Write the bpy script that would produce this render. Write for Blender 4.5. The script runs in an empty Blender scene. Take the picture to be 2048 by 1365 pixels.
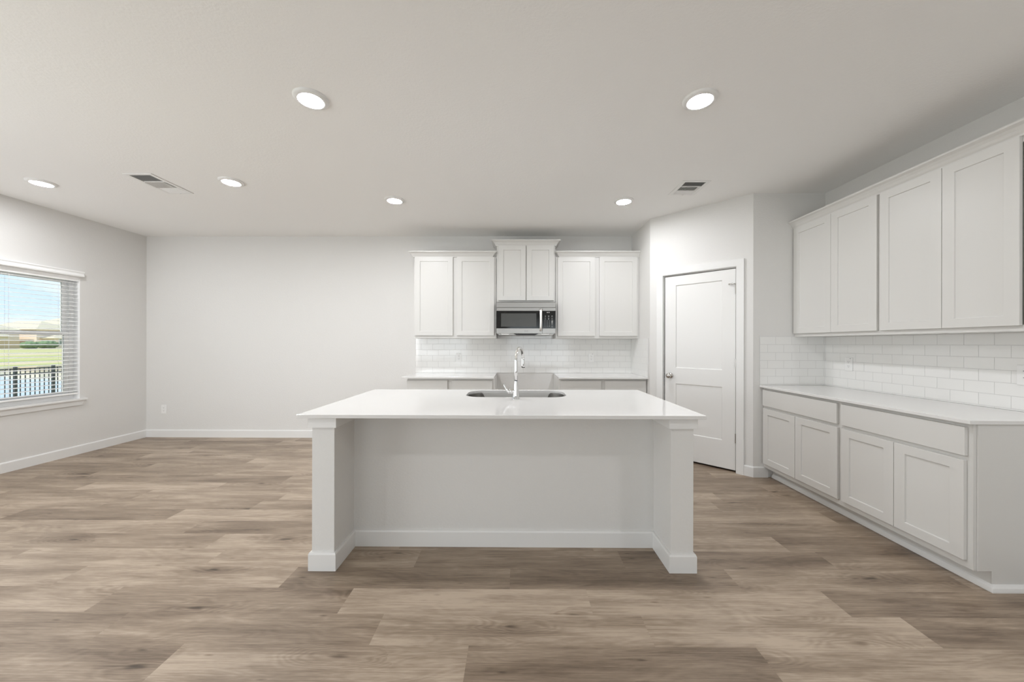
import bpy, bmesh, math, random
from mathutils import Matrix, Vector
random.seed(7)
sc = bpy.context.scene
COL = sc.collection
PI = math.pi

# ------------------------------------------------------------------ camera, world, sun, exposure
cam_d = bpy.data.cameras.new('camera'); cam = bpy.data.objects.new('camera', cam_d); COL.objects.link(cam)
YAW, ROLL, F_PX = 0.0071, 0.0017, 726.5
fwd = Vector((-math.sin(YAW), math.cos(YAW), 0)); rgt = Vector((math.cos(YAW), math.sin(YAW), 0)); up = Vector((0, 0, 1))
r2 = rgt*math.cos(ROLL) + up*math.sin(ROLL); u2 = up*math.cos(ROLL) - rgt*math.sin(ROLL)
M = Matrix((r2, u2, -fwd)).transposed().to_4x4(); M.translation = (0, 0, 1.3207)
cam.matrix_world = M
cam_d.sensor_width = 36; cam_d.lens = F_PX/2048*36
cam_d.shift_x = -(1026.15-1024)/2048; cam_d.shift_y = (688.02-682.5)/2048
cam_d.clip_start = 0.05; cam_d.clip_end = 600
sc.camera = cam

def N(nt, typ, **kw):
    n = nt.nodes.new(typ)
    for k, v in kw.items():
        if k.startswith('i_'): n.inputs[k[2:].replace('_', ' ')].default_value = v
        else: setattr(n, k, v)
    return n
def ramp(nt, stops):
    n = nt.nodes.new('ShaderNodeValToRGB'); cr = n.color_ramp
    while len(cr.elements) < len(stops): cr.elements.new(0.5)
    for e, (p, c) in zip(cr.elements, stops):
        e.position = p; e.color = (c[0], c[1], c[2], 1) if hasattr(c, '__len__') else (c, c, c, 1)
    return n

world = bpy.data.worlds.new('sky'); sc.world = world; world.use_nodes = True
nt = world.node_tree; nt.nodes.clear()
tc = N(nt, 'ShaderNodeTexCoord'); sep = N(nt, 'ShaderNodeSeparateXYZ')
nt.links.new(tc.outputs['Generated'], sep.inputs[0])
grad = ramp(nt, [(0.0, (.72, .86, 1.0)), (0.12, (.62, .80, 1.0)), (0.6, (.36, .60, 1.0))])
nt.links.new(sep.outputs['Z'], grad.inputs[0])
mp = N(nt, 'ShaderNodeMapping'); mp.inputs['Scale'].default_value = (3.0, 3.0, 9.0)
nt.links.new(tc.outputs['Generated'], mp.inputs[0])
nz = N(nt, 'ShaderNodeTexNoise', i_Scale=1.6, i_Detail=7.0, i_Roughness=0.6); nt.links.new(mp.outputs[0], nz.inputs[0])
cr = ramp(nt, [(0.47, 0), (0.66, 1)]); nt.links.new(nz.outputs[0], cr.inputs[0])
mx = N(nt, 'ShaderNodeMixRGB'); mx.inputs[2].default_value = (.97, .98, 1.0, 1)
nt.links.new(cr.outputs[0], mx.inputs[0]); nt.links.new(grad.outputs[0], mx.inputs[1])
bg = N(nt, 'ShaderNodeBackground', i_Strength=1.05); nt.links.new(mx.outputs[0], bg.inputs[0])
wo = N(nt, 'ShaderNodeOutputWorld'); nt.links.new(bg.outputs[0], wo.inputs[0])

sun_d = bpy.data.lights.new('sun', 'SUN'); sun_d.energy = 4.0; sun_d.angle = 0.01; sun_d.color = (1, .96, .88)
sun = bpy.data.objects.new('sun', sun_d); COL.objects.link(sun)
sun.rotation_euler = (Vector((0.25, 0.55, -0.85))).to_track_quat('-Z', 'Y').to_euler()   # high; the blind slats and the walls keep it off the floor in view

LAMP_STRENGTH = 268.0
FILL_BACK = 34.0      # watts of each fill light added at the unseen windows behind the camera
FILL_LEFT = 60.0      # watts of the fill light added at the unseen patio door, left
sc.view_settings.view_transform = 'Standard'; sc.view_settings.look = 'None'
sc.view_settings.exposure = 0.22; sc.view_settings.gamma = 1.0; sc.view_settings.use_curve_mapping = False
cy = sc.cycles
cy.use_denoising = True; cy.sample_clamp_indirect = 6.0; cy.max_bounces = 10; cy.diffuse_bounces = 6; cy.glossy_bounces = 5
cy.transparent_max_bounces = 24; cy.caustics_reflective = False; cy.caustics_refractive = False

def area(name, loc, rot, sx, sy, watts, color):
    d = bpy.data.lights.new(name, 'AREA'); d.shape = 'RECTANGLE'; d.size = sx; d.size_y = sy; d.energy = watts; d.color = color
    o = bpy.data.objects.new(name, d); COL.objects.link(o); o.location = loc; o.rotation_euler = rot
    return o
# added fill lights standing in for daylight, aimed at the ceiling and back wall
area('window_daylight', (-3.1, -4.30, 1.40), (PI/2+.55, 0, 0), 2.4, 1.4, FILL_BACK, (.93, .97, 1.0))
area('window_daylight', (0.9, -4.25, 1.15), (PI/2+.55, 0, 0), 2.4, 1.9, FILL_BACK, (.93, .97, 1.0))
area('window_daylight', (-4.55, .4, 1.05), (PI/2+.05, 0, -PI/2+.55), 2.3, 1.7, FILL_LEFT, (.93, .97, 1.0))

# ------------------------------------------------------------------ materials
MATS = {}
def mat(name, col, rough=.5, metal=0.0, spec=.5, bump=0.0, bscale=60, bdist=.002, coat=0.0, aniso=None):
    m = bpy.data.materials.new(name); m.use_nodes = True; nt = m.node_tree
    b = nt.nodes['Principled BSDF']
    b.inputs['Base Color'].default_value = (*col, 1); b.inputs['Roughness'].default_value = rough
    b.inputs['Metallic'].default_value = metal; b.inputs['Specular IOR Level'].default_value = spec
    if coat: b.inputs['Coat Weight'].default_value = coat; b.inputs['Coat Roughness'].default_value = .05
    tc = N(nt, 'ShaderNodeTexCoord')
    if bump:
        mp = N(nt, 'ShaderNodeMapping')
        if aniso: mp.inputs['Scale'].default_value = aniso
        nt.links.new(tc.outputs['Object'], mp.inputs[0])
        nz = N(nt, 'ShaderNodeTexNoise', i_Scale=bscale, i_Detail=3.0); nt.links.new(mp.outputs[0], nz.inputs[0])
        bp = N(nt, 'ShaderNodeBump', i_Strength=bump, i_Distance=bdist)
        nt.links.new(nz.outputs[0], bp.inputs['Height']); nt.links.new(bp.outputs[0], b.inputs['Normal'])
    MATS[name] = m
    return m
WALL = mat('orange_peel_wall_paint', (.705, .695, .675), .75, spec=.25, bump=.5, bscale=85, bdist=.0028)
CEIL = mat('textured_ceiling_paint', (.87, .865, .85), .85, spec=.2, bump=.45, bscale=70, bdist=.0025)
TRIM = mat('white_trim_paint', (.77, .765, .75), .38, spec=.45)
CAB = mat('white_cabinet_paint', (.665, .655, .63), .36, spec=.45)
QUARTZ = mat('white_quartz', (.74, .73, .715), .09, spec=.55, bump=0)
CERAM = mat('white_glazed_ceramic', (.80, .795, .775), .09, spec=.55)
GROUT = mat('pale_grout', (.62, .615, .60), .9)
STEEL = mat('brushed_stainless_steel', (.42, .405, .385), .32, metal=1.0, bump=.12, bscale=30, bdist=.0006, aniso=(1, 30, 30))
SINKST = mat('satin_sink_steel', (.14, .135, .125), .36, metal=1.0)
CHROME = mat('polished_chrome', (.80, .80, .80), .06, metal=1.0)
NICKEL = mat('satin_nickel', (.55, .53, .50), .20, metal=1.0)
BLACKG = mat('black_glass', (.010, .010, .010), .08, spec=.5)
GREYG = mat('grey_door_window', (.060, .060, .055), .25, spec=.5)
DARK = mat('dark_plastic', (.02, .02, .02), .5)
SLOT = mat('grey_slot', (.16, .155, .15), .6)
LEGEND = mat('grey_printed_legend', (.35, .35, .34), .6)
PLASTIC = mat('white_plastic', (.80, .795, .78), .3)
VINYL = mat('white_vinyl', (.90, .90, .90), .4)
SLAT = mat('white_blind_slat', (.90, .90, .89), .45)
VBACK = mat('dark_duct_metal', (.12, .12, .11), .6)
VBACK2 = mat('grey_duct_metal', (.30, .30, .29), .6)
VENTM = mat('white_vent_metal', (.80, .795, .78), .4)
FENCEM = mat('black_fence_metal', (.025, .035, .035), .4)
ROOF = mat('tan_shingle', (.56, .50, .37), .9, bump=.3, bscale=3)
BRICK = mat('pale_pink_brick', (.84, .70, .57), .9, bump=.2, bscale=4)
HTRIM = mat('white_house_trim', (.85, .85, .82), .6)
HGLASS = mat('house_window_glass', (.22, .28, .24), .15)
WOOD = mat('tan_fence_wood', (.58, .44, .28), .85)
BUSH = mat('grey_green_bush', (.18, .26, .13), .9)
DOORM = mat('white_door_paint', (.77, .763, .745), .35, spec=.45)

def emit(name, col, s):
    m = bpy.data.materials.new(name); m.use_nodes = True; nt = m.node_tree; nt.nodes.clear()
    e = N(nt, 'ShaderNodeEmission', i_Strength=s); e.inputs[0].default_value = (*col, 1)
    o = N(nt, 'ShaderNodeOutputMaterial'); nt.links.new(e.outputs[0], o.inputs[0]); return m
LENS = emit('lit_lamp_lens', (.95, .965, 1.0), LAMP_STRENGTH)

def glass_mat():
    m = bpy.data.materials.new('window_glass'); m.use_nodes = True; nt = m.node_tree; nt.nodes.clear()
    t = N(nt, 'ShaderNodeBsdfTransparent'); t.inputs[0].default_value = (.96, .98, .97, 1)
    g = N(nt, 'ShaderNodeBsdfGlossy', i_Roughness=0.01); fr = N(nt, 'ShaderNodeFresnel', i_IOR=1.35)
    mx = N(nt, 'ShaderNodeMixShader'); o = N(nt, 'ShaderNodeOutputMaterial')
    nt.links.new(fr.outputs[0], mx.inputs[0]); nt.links.new(t.outputs[0], mx.inputs[1]); nt.links.new(g.outputs[0], mx.inputs[2])
    nt.links.new(mx.outputs[0], o.inputs[0]); return m
GLASS = glass_mat()

def floor_mat():
    m = bpy.data.materials.new('oak_vinyl_plank'); m.use_nodes = True; nt = m.node_tree; L = nt.links.new
    b = nt.nodes['Principled BSDF']
    at = N(nt, 'ShaderNodeVertexColor'); at.layer_name = 'plank'
    sp = N(nt, 'ShaderNodeSeparateColor'); L(at.outputs[0], sp.inputs[0])
    tc = N(nt, 'ShaderNodeTexCoord')
    off = N(nt, 'ShaderNodeCombineXYZ')
    s1 = N(nt, 'ShaderNodeMath', operation='MULTIPLY'); s1.inputs[1].default_value = 53.0; L(sp.outputs[1], s1.inputs[0])
    s2 = N(nt, 'ShaderNodeMath', operation='MULTIPLY'); s2.inputs[1].default_value = 29.0; L(sp.outputs[1], s2.inputs[0])
    L(s1.outputs[0], off.inputs[0]); L(s2.outputs[0], off.inputs[1])
    co = N(nt, 'ShaderNodeVectorMath', operation='ADD'); L(tc.outputs['Object'], co.inputs[0]); L(off.outputs[0], co.inputs[1])
    def mapped(sx, sy):
        mp = N(nt, 'ShaderNodeMapping'); mp.inputs['Scale'].default_value = (sx, sy, 1); L(co.outputs[0], mp.inputs[0]); return mp
    # broad cathedral figure
    m1 = mapped(1.1, 6.5)
    n1 = N(nt, 'ShaderNodeTexNoise', i_Scale=1.0, i_Detail=2.0, i_Roughness=0.5, i_Distortion=0.6); L(m1.outputs[0], n1.inputs[0])
    # knots: sparse, elongated cells
    m2a = mapped(1.25, 4.3)
    nd = N(nt, 'ShaderNodeTexNoise', i_Scale=5.0, i_Detail=2.0); L(m2a.outputs[0], nd.inputs[0])
    nsub = N(nt, 'ShaderNodeVectorMath', operation='MULTIPLY_ADD'); L(nd.outputs['Color'], nsub.inputs[0]); nsub.inputs[1].default_value = (.12, .12, 0); L(m2a.outputs[0], nsub.inputs[2])
    m2 = nsub
    vo = N(nt, 'ShaderNodeTexVoronoi', i_Scale=1.0); vo.voronoi_dimensions = '2D'; L(m2.outputs[0], vo.inputs['Vector'])
    vs = N(nt, 'ShaderNodeSeparateColor'); L(vo.outputs['Color'], vs.inputs[0])
    gate = N(nt, 'ShaderNodeMath', operation='GREATER_THAN'); gate.inputs[1].default_value = 0.62; L(vs.outputs[0], gate.inputs[0])
    kn = N(nt, 'ShaderNodeMapRange', i_From_Min=0.005, i_From_Max=0.075, i_To_Min=1.0, i_To_Max=0.0); kn.interpolation_type = 'SMOOTHSTEP'
    L(vo.outputs['Distance'], kn.inputs[0])
    knot = N(nt, 'ShaderNodeMath', operation='MULTIPLY'); L(kn.outputs[0], knot.inputs[0]); L(gate.outputs[0], knot.inputs[1])
    halo = N(nt, 'ShaderNodeMapRange', i_From_Min=0.0, i_From_Max=0.42, i_To_Min=1.0, i_To_Max=0.0); halo.interpolation_type = 'SMOOTHSTEP'
    L(vo.outputs['Distance'], halo.inputs[0])
    halo2 = N(nt, 'ShaderNodeMath', operation='MULTIPLY'); L(halo.outputs[0], halo2.inputs[0]); L(gate.outputs[0], halo2.inputs[1])
    # ring phase: noise field bent around the knots
    ph = N(nt, 'ShaderNodeMath', operation='MULTIPLY_ADD'); L(n1.outputs[0], ph.inputs[0]); ph.inputs[1].default_value = 95.0
    hh = N(nt, 'ShaderNodeMath', operation='MULTIPLY'); hh.inputs[1].default_value = 26.0; L(halo2.outputs[0], hh.inputs[0]); L(hh.outputs[0], ph.inputs[2])
    sn = N(nt, 'ShaderNodeMath', operation='SINE'); L(ph.outputs[0], sn.inputs[0])
    # fine grain
    m3 = mapped(3.2, 120.0)
    n3 = N(nt, 'ShaderNodeTexNoise', i_Scale=1.0, i_Detail=6.0, i_Roughness=0.7); L(m3.outputs[0], n3.inputs[0])
    m4 = mapped(1.5, 10.0)
    n4 = N(nt, 'ShaderNodeTexNoise', i_Scale=1.0, i_Detail=4.0, i_Roughness=0.6); L(m4.outputs[0], n4.inputs[0])
    m5 = mapped(25.0, 260.0)
    n5 = N(nt, 'ShaderNodeTexNoise', i_Scale=1.0, i_Detail=2.0); L(m5.outputs[0], n5.inputs[0])
    def mad(a, k, c):   # a*k + c
        n = N(nt, 'ShaderNodeMath', operation='MULTIPLY_ADD'); L(a, n.inputs[0]); n.inputs[1].default_value = k
        if isinstance(c, float): n.inputs[2].default_value = c
        else: L(c, n.inputs[2])
        return n.outputs[0]
    t = mad(n3.outputs[0], 1.0, -0.50)
    t = mad(n4.outputs[0], 1.35, t)
    amp = mad(halo2.outputs[0], 0.05, 0.04)
    ring = N(nt, 'ShaderNodeMath', operation='MULTIPLY'); L(sn.outputs[0], ring.inputs[0]); L(amp, ring.inputs[1])
    radd = N(nt, 'ShaderNodeMath', operation='ADD'); L(ring.outputs[0], radd.inputs[0]); L(t, radd.inputs[1]); t = radd.outputs[0]
    m6 = mapped(3.3, 13.0)
    v6 = N(nt, 'ShaderNodeTexVoronoi', i_Scale=1.0); v6.voronoi_dimensions = '2D'; L(m6.outputs[0], v6.inputs['Vector'])
    s6 = N(nt, 'ShaderNodeSeparateColor'); L(v6.outputs['Color'], s6.inputs[0])
    g6 = N(nt, 'ShaderNodeMath', operation='GREATER_THAN'); g6.inputs[1].default_value = 0.86; L(s6.outputs[0], g6.inputs[0])
    k6 = N(nt, 'ShaderNodeMapRange', i_From_Min=0.01, i_From_Max=0.09, i_To_Min=1.0, i_To_Max=0.0); L(v6.outputs['Distance'], k6.inputs[0])
    pin = N(nt, 'ShaderNodeMath', operation='MULTIPLY'); L(k6.outputs[0], pin.inputs[0]); L(g6.outputs[0], pin.inputs[1])
    t = mad(pin.outputs[0], -0.35, t)
    t = mad(n5.outputs[0], 0.28, t)
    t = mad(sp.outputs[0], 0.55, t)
    t = mad(halo2.outputs[0], -0.20, t)
    t = mad(knot.outputs[0], -0.50, t)
    cr = ramp(nt, [(0.10, (.062, .043, .029)), (0.42, (.168, .122, .086)), (0.72, (.295, .227, .166)), (1.0, (.46, .37, .285))])
    tt = N(nt, 'ShaderNodeMath', operation='MULTIPLY_ADD'); tt.inputs[1].default_value = 0.80; tt.inputs[2].default_value = -0.175; L(t, tt.inputs[0])
    L(tt.outputs[0], cr.inputs[0]); L(cr.outputs[0], b.inputs['Base Color'])
    b.inputs['Roughness'].default_value = 0.42; b.inputs['Specular IOR Level'].default_value = .42
    rr = mad(n3.outputs[0], 0.18, 0.32); L(rr, b.inputs['Roughness'])
    bp = N(nt, 'ShaderNodeBump', i_Strength=0.25, i_Distance=.0006); L(n3.outputs[0], bp.inputs['Height']); L(bp.outputs[0], b.inputs['Normal'])
    return m
FLOOR = floor_mat()

def lawn_mat():
    m = bpy.data.materials.new('patchy_grass'); m.use_nodes = True; nt = m.node_tree; L = nt.links.new
    b = nt.nodes['Principled BSDF']; b.inputs['Roughness'].default_value = .95
    tc = N(nt, 'ShaderNodeTexCoord'); mp = N(nt, 'ShaderNodeMapping'); mp.inputs['Rotation'].default_value = (0, 0, 0); mp.inputs['Scale'].default_value = (.30, .05, 1)
    L(tc.outputs['Object'], mp.inputs[0])
    nz = N(nt, 'ShaderNodeTexNoise', i_Scale=1.0, i_Detail=6.0, i_Roughness=.65); L(mp.outputs[0], nz.inputs[0])
    cr = ramp(nt, [(.44, (.52, .43, .27)), (.54, (.40, .41, .13)), (.68, (.27, .33, .08))]); L(nz.outputs[0], cr.inputs[0]); L(cr.outputs[0], b.inputs['Base Color'])
    return m
LAWN = lawn_mat()
def water_mat():
    m = bpy.data.materials.new('still_pond_water'); m.use_nodes = True; nt = m.node_tree; L = nt.links.new
    b = nt.nodes['Principled BSDF']; b.inputs['Base Color'].default_value = (.88, .90, .88, 1)
    b.inputs['Metallic'].default_value = 1.0; b.inputs['Roughness'].default_value = .04
    return m
WATER = water_mat()

# ------------------------------------------------------------------ builders
XF = {}
def empty(name, loc, rz=0.0, label=None, cat=None, group=None, kind=None):
    o = bpy.data.objects.new(name, None); COL.objects.link(o); o.location = loc; o.rotation_euler = (0, 0, rz)
    o.empty_display_size = .1
    XF[o] = Matrix.Translation(loc) @ Matrix.Rotation(rz, 4, 'Z')
    tag(o, label, cat, group, kind); return o
def tag(o, label=None, cat=None, group=None, kind=None):
    if label: o['label'] = label
    if cat: o['category'] = cat
    if group: o['group'] = group
    if kind: o['kind'] = kind
    return o
def B(): return bmesh.new()
def box(bm, x0, x1, y0, y1, z0, z1):
    v = [bm.verts.new((x, y, z)) for z in (z0, z1) for y in (y0, y1) for x in (x0, x1)]
    for f in ((0,2,3,1),(4,5,7,6),(0,1,5,4),(2,6,7,3),(0,4,6,2),(1,3,7,5)): bm.faces.new([v[i] for i in f])
    return v
def obj(name, bm, m, parent=None, world=False, bevel=0.0, seg=2, smooth=False, label=None):
    if parent is not None and world:
        bm.transform(XF[parent].inverted())
    bmesh.ops.recalc_face_normals(bm, faces=bm.faces)
    me = bpy.data.meshes.new(name); bm.to_mesh(me); bm.free()
    me.materials.append(m)
    o = bpy.data.objects.new(name, me); COL.objects.link(o)
    if parent is not None: o.parent = parent
    if smooth:
        for p in me.polygons: p.use_smooth = True
    if bevel:
        md = o.modifiers.new('bevel', 'BEVEL'); md.width = bevel; md.segments = seg; md.limit_method = 'ANGLE'; md.angle_limit = .6
        md.harden_normals = False
    if label: o['label'] = label
    return o
def cyl(bm, c0, c1, r0, r1=None, n=24, caps=True):
    r1 = r0 if r1 is None else r1
    c0 = Vector(c0); c1 = Vector(c1); d = (c1-c0).normalized()
    a = d.orthogonal().normalized(); b = d.cross(a)
    rings = []
    for c, r in ((c0, r0), (c1, r1)):
        rings.append([bm.verts.new(c + r*(math.cos(2*PI*i/n)*a + math.sin(2*PI*i/n)*b)) for i in range(n)])
    for i in range(n): bm.faces.new((rings[0][i], rings[0][(i+1) % n], rings[1][(i+1) % n], rings[1][i]))
    if caps: bm.faces.new(rings[0][::-1]); bm.faces.new(rings[1])
def tube(bm, pts, radii, n=20, caps=True):
    pts = [Vector(p) for p in pts]
    if not hasattr(radii, '__len__'): radii = [radii]*len(pts)
    a = None; rings = []
    for i, p in enumerate(pts):
        d = (pts[min(i+1, len(pts)-1)] - pts[max(i-1, 0)]).normalized()
        a = (d.orthogonal() if a is None else a - a.dot(d)*d).normalized(); b = d.cross(a)
        rings.append([bm.verts.new(p + radii[i]*(math.cos(2*PI*k/n)*a + math.sin(2*PI*k/n)*b)) for k in range(n)])
    for r, s in zip(rings, rings[1:]):
        for k in range(n): bm.faces.new((r[k], r[(k+1) % n], s[(k+1) % n], s[k]))
    if caps: bm.faces.new(rings[0][::-1]); bm.faces.new(rings[-1])
def lathe(bm, prof, mtx=None, n=48, close=False):
    """prof: (radius, height) list about local z; mtx places it."""
    mtx = mtx or Matrix.Identity(4); rings = []
    for r, z in prof:
        if r < 1e-6: rings.append([bm.verts.new(mtx @ Vector((0, 0, z)))])
        else: rings.append([bm.verts.new(mtx @ Vector((r*math.cos(2*PI*k/n), r*math.sin(2*PI*k/n), z))) for k in range(n)])
    for a, b in zip(rings, rings[1:]):
        for k in range(n):
            if len(a) == 1: bm.faces.new((a[0], b[(k+1) % n], b[k]))
            elif len(b) == 1: bm.faces.new((a[k], a[(k+1) % n], b[0]))
            else: bm.faces.new((a[k], a[(k+1) % n], b[(k+1) % n], b[k]))
def prism(bm, poly, z0, z1, axis='z'):
    """extrude a 2-D polygon; axis z: (x,y)->z, axis y: (x,z)->y, axis x: (y,z)->x"""
    def P(p, t): return {'z': (p[0], p[1], t), 'y': (p[0], t, p[1]), 'x': (t, p[0], p[1])}[axis]
    a = [bm.verts.new(P(p, z0)) for p in poly]; b = [bm.verts.new(P(p, z1)) for p in poly]
    n = len(poly)
    for i in range(n): bm.faces.new((a[i], a[(i+1) % n], b[(i+1) % n], b[i]))
    bm.faces.new(a[::-1]); bm.faces.new(b)
def sweep(bm, path, prof, side=1, zbase=0.0):
    """path: 2-D points; prof: closed (out, up) polygon; out is to the right of travel * side; mitred."""
    n = len(path); rings = []
    P2 = [Vector(p) for p in path]
    for i in range(n):
        ds = []
        if i > 0: ds.append((P2[i]-P2[i-1]).normalized())
        if i < n-1: ds.append((P2[i+1]-P2[i]).normalized())
        ns = [Vector((d.y, -d.x))*side for d in ds]
        if len(ns) == 2:
            m = (ns[0]+ns[1]).normalized(); m = m / max(.2, m.dot(ns[0]))
        else: m = ns[0]
        rings.append([bm.verts.new((P2[i].x+m.x*o, P2[i].y+m.y*o, zbase+u)) for o, u in prof])
    k = len(prof)
    for a, b in zip(rings, rings[1:]):
        for j in range(k): bm.faces.new((a[j], a[(j+1) % k], b[(j+1) % k], b[j]))
    bm.faces.new(rings[0][::-1]); bm.faces.new(rings[-1])
def slab(bm, x0, x1, z0, z1, yf, t, holes=(), depth=.008, slope=.004):
    """panelled slab: front face at y=yf facing -y, back at yf+t, rectangular recessed panels."""
    xs = sorted({x0, x1, *[h[0] for h in holes], *[h[1] for h in holes]})
    zs = sorted({z0, z1, *[h[2] for h in holes], *[h[3] for h in holes]})
    V = {}
    def v(x, y, z):
        k = (round(x, 5), round(y, 5), round(z, 5))
        if k not in V: V[k] = bm.verts.new((x, y, z))
        return V[k]
    for a, b in zip(xs, xs[1:]):
        for c, d in zip(zs, zs[1:]):
            h = next((h for h in holes if h[0] <= a+1e-6 and h[1] >= b-1e-6 and h[2] <= c+1e-6 and h[3] >= d-1e-6), None)
            if h is None:
                bm.faces.new((v(a, yf, c), v(b, yf, c), v(b, yf, d), v(a, yf, d)))
            else:
                s = slope; y = yf+depth
                q = [v(a, yf, c), v(b, yf, c), v(b, yf, d), v(a, yf, d)]
                r = [v(a+s, y, c+s), v(b-s, y, c+s), v(b-s, y, d-s), v(a+s, y, d-s)]
                for i in range(4): bm.faces.new((q[i], q[(i+1) % 4], r[(i+1) % 4], r[i]))
                bm.faces.new(r)
    yb = yf+t
    for a, b in zip(xs, xs[1:]):
        for z in (z0, z1): bm.faces.new((v(a, yf, z), v(b, yf, z), v(b, yb, z), v(a, yb, z)))
        for c, d in zip(zs, zs[1:]): bm.faces.new((v(a, yb, c), v(b, yb, c), v(b, yb, d), v(a, yb, d)))
    for c, d in zip(zs, zs[1:]):
        for x in (x0, x1): bm.faces.new((v(x, yf, c), v(x, yf, d), v(x, yb, d), v(x, yb, c)))
def wall_with_holes(bm, u0, u1, z0, z1, t0, t1, holes, axis='x'):
    """wall slab in the (u,z) plane with thickness t0..t1, rectangular holes cut through"""
    us = sorted({u0, u1, *[h[0] for h in holes], *[h[1] for h in holes]})
    zs = sorted({z0, z1, *[h[2] for h in holes], *[h[3] for h in holes]})
    V = {}
    def v(u, z, t):
        k = (round(u, 5), round(z, 5), round(t, 5))
        if k not in V: V[k] = bm.verts.new((t, u, z) if axis == 'x' else (u, t, z))
        return V[k]
    def solid(i, j):
        if i < 0 or j < 0 or i >= len(us)-1 or j >= len(zs)-1: return False
        a, b, c, d = us[i], us[i+1], zs[j], zs[j+1]
        return not any(h[0] <= a+1e-6 and h[1] >= b-1e-6 and h[2] <= c+1e-6 and h[3] >= d-1e-6 for h in holes)
    for i in range(len(us)-1):
        for j in range(len(zs)-1):
            if not solid(i, j): continue
            a, b, c, d = us[i], us[i+1], zs[j], zs[j+1]
            for t in (t0, t1): bm.faces.new((v(a, c, t), v(b, c, t), v(b, d, t), v(a, d, t)))
            if not solid(i-1, j): bm.faces.new((v(a, c, t0), v(a, d, t0), v(a, d, t1), v(a, c, t1)))
            if not solid(i+1, j): bm.faces.new((v(b, c, t0), v(b, d, t0), v(b, d, t1), v(b, c, t1)))
            if not solid(i, j-1): bm.faces.new((v(a, c, t0), v(b, c, t0), v(b, c, t1), v(a, c, t1)))
            if not solid(i, j+1): bm.faces.new((v(a, d, t0), v(b, d, t0), v(b, d, t1), v(a, d, t1)))

def frame(bm, x0, x1, ya, yb, za, zb, s0, s1, b0, b1):
    """rectangular frame in the y-z plane without overlapping pieces: side widths s0,s1, bottom b0, top b1"""
    box(bm, x0, x1, ya, ya+s0, za, zb); box(bm, x0, x1, yb-s1, yb, za, zb)
    box(bm, x0, x1, ya+s0, yb-s1, za, za+b0); box(bm, x0, x1, ya+s0, yb-s1, zb-b1, zb)

# ------------------------------------------------------------------ room dimensions
HC = 2.822; YW = 5.073; XL = -5.195; X1 = 1.614; YP = 4.3775; XP = 2.3607; YA = 3.627; XR = 3.071; YF = -4.5
WT = .14

def S(name, bm, m, **kw):
    o = obj(name, bm, m, **kw); o['kind'] = 'structure'; return o
# floor: planks 184 mm wide, 1.25 m long, running left to right
bm = B(); lay = bm.loops.layers.float_color.new('plank')
PW, PL, Y0 = .1835, 1.25, 1.586
known = {-1: (-.203, .10), 0: (-.64, .62), 1: (.38, .38), 2: (-.03, 0), 3: (-.60, 0), 4: (.50, 0), 5: (-1.06, 0), 6: (-.12, 0)}
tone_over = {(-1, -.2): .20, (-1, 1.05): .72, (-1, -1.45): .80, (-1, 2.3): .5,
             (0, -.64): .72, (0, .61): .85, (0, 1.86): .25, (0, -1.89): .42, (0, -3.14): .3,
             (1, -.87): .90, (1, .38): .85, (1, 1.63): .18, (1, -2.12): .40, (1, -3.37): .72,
             (2, -.03): .22, (2, 1.22): .55, (2, -1.28): .25, (2, -2.53): .72,  # this row and the next: plank tones also darkened for the island's shadow
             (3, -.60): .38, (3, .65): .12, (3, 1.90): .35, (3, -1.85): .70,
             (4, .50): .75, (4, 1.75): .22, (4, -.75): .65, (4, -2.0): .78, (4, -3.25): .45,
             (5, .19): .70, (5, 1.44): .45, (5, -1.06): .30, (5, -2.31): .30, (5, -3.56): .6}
rnd = random.Random(11)
row = int(math.floor((YF-.2-Y0)/PW)); ymax = 5.25
while Y0+row*PW < ymax:
    ya, yb = Y0+row*PW, min(Y0+(row+1)*PW, ymax)
    off = known[row][0] if row in known else rnd.uniform(0, PL)
    k0 = math.floor((-5.4-off)/PL)
    x = off+k0*PL
    while x < 3.3:
        xa, xb = max(x, -5.4), min(x+PL, 3.3)
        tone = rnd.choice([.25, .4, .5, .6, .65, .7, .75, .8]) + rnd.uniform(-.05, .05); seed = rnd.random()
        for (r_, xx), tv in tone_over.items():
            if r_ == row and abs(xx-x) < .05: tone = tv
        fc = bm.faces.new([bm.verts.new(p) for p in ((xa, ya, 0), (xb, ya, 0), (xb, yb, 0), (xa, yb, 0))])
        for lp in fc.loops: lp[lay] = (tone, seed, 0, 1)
        x += PL
    row += 1
bmesh.ops.remove_doubles(bm, verts=bm.verts, dist=1e-5)
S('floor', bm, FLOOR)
bm = B(); box(bm, XL-.15, XR+.18, YF-.15, YW+.18, HC, HC+.12); S('ceiling', bm, CEIL)
# left wall with the twin window opening
WY0, WY1, WZ0, WZ1 = 2.45, 4.294, .660, 2.10
bm = B(); wall_with_holes(bm, YF-.15, YW+.15, 0, HC, XL-.15, XL, [(WY0, WY1, WZ0-.02, WZ1), (-.8, 1.6, .02, 2.1)], 'x'); S('wall_left', bm, WALL)
bm = B(); box(bm, XL, XR+.14, YW, YW+.15, 0, HC); S('wall_back', bm, WALL)
bm = B(); box(bm, XR, XR+.14, YF-.15, YW, 0, HC); S('wall_right', bm, WALL)
bm = B(); wall_with_holes(bm, XL, XR, 0, HC, YF-.15, YF, [(-4.3, -1.9, .7, 2.2), (-.3, 2.1, .2, 2.3)], 'y'); S('wall_front', bm, WALL)
bm = B(); box(bm, X1, X1+.10, YP, YW, 0, HC); S('wall_pantry_side', bm, WALL)
bm = B(); box(bm, XP, XR, YA, YA+.10, 0, HC); S('wall_alcove', bm, WALL)
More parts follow.
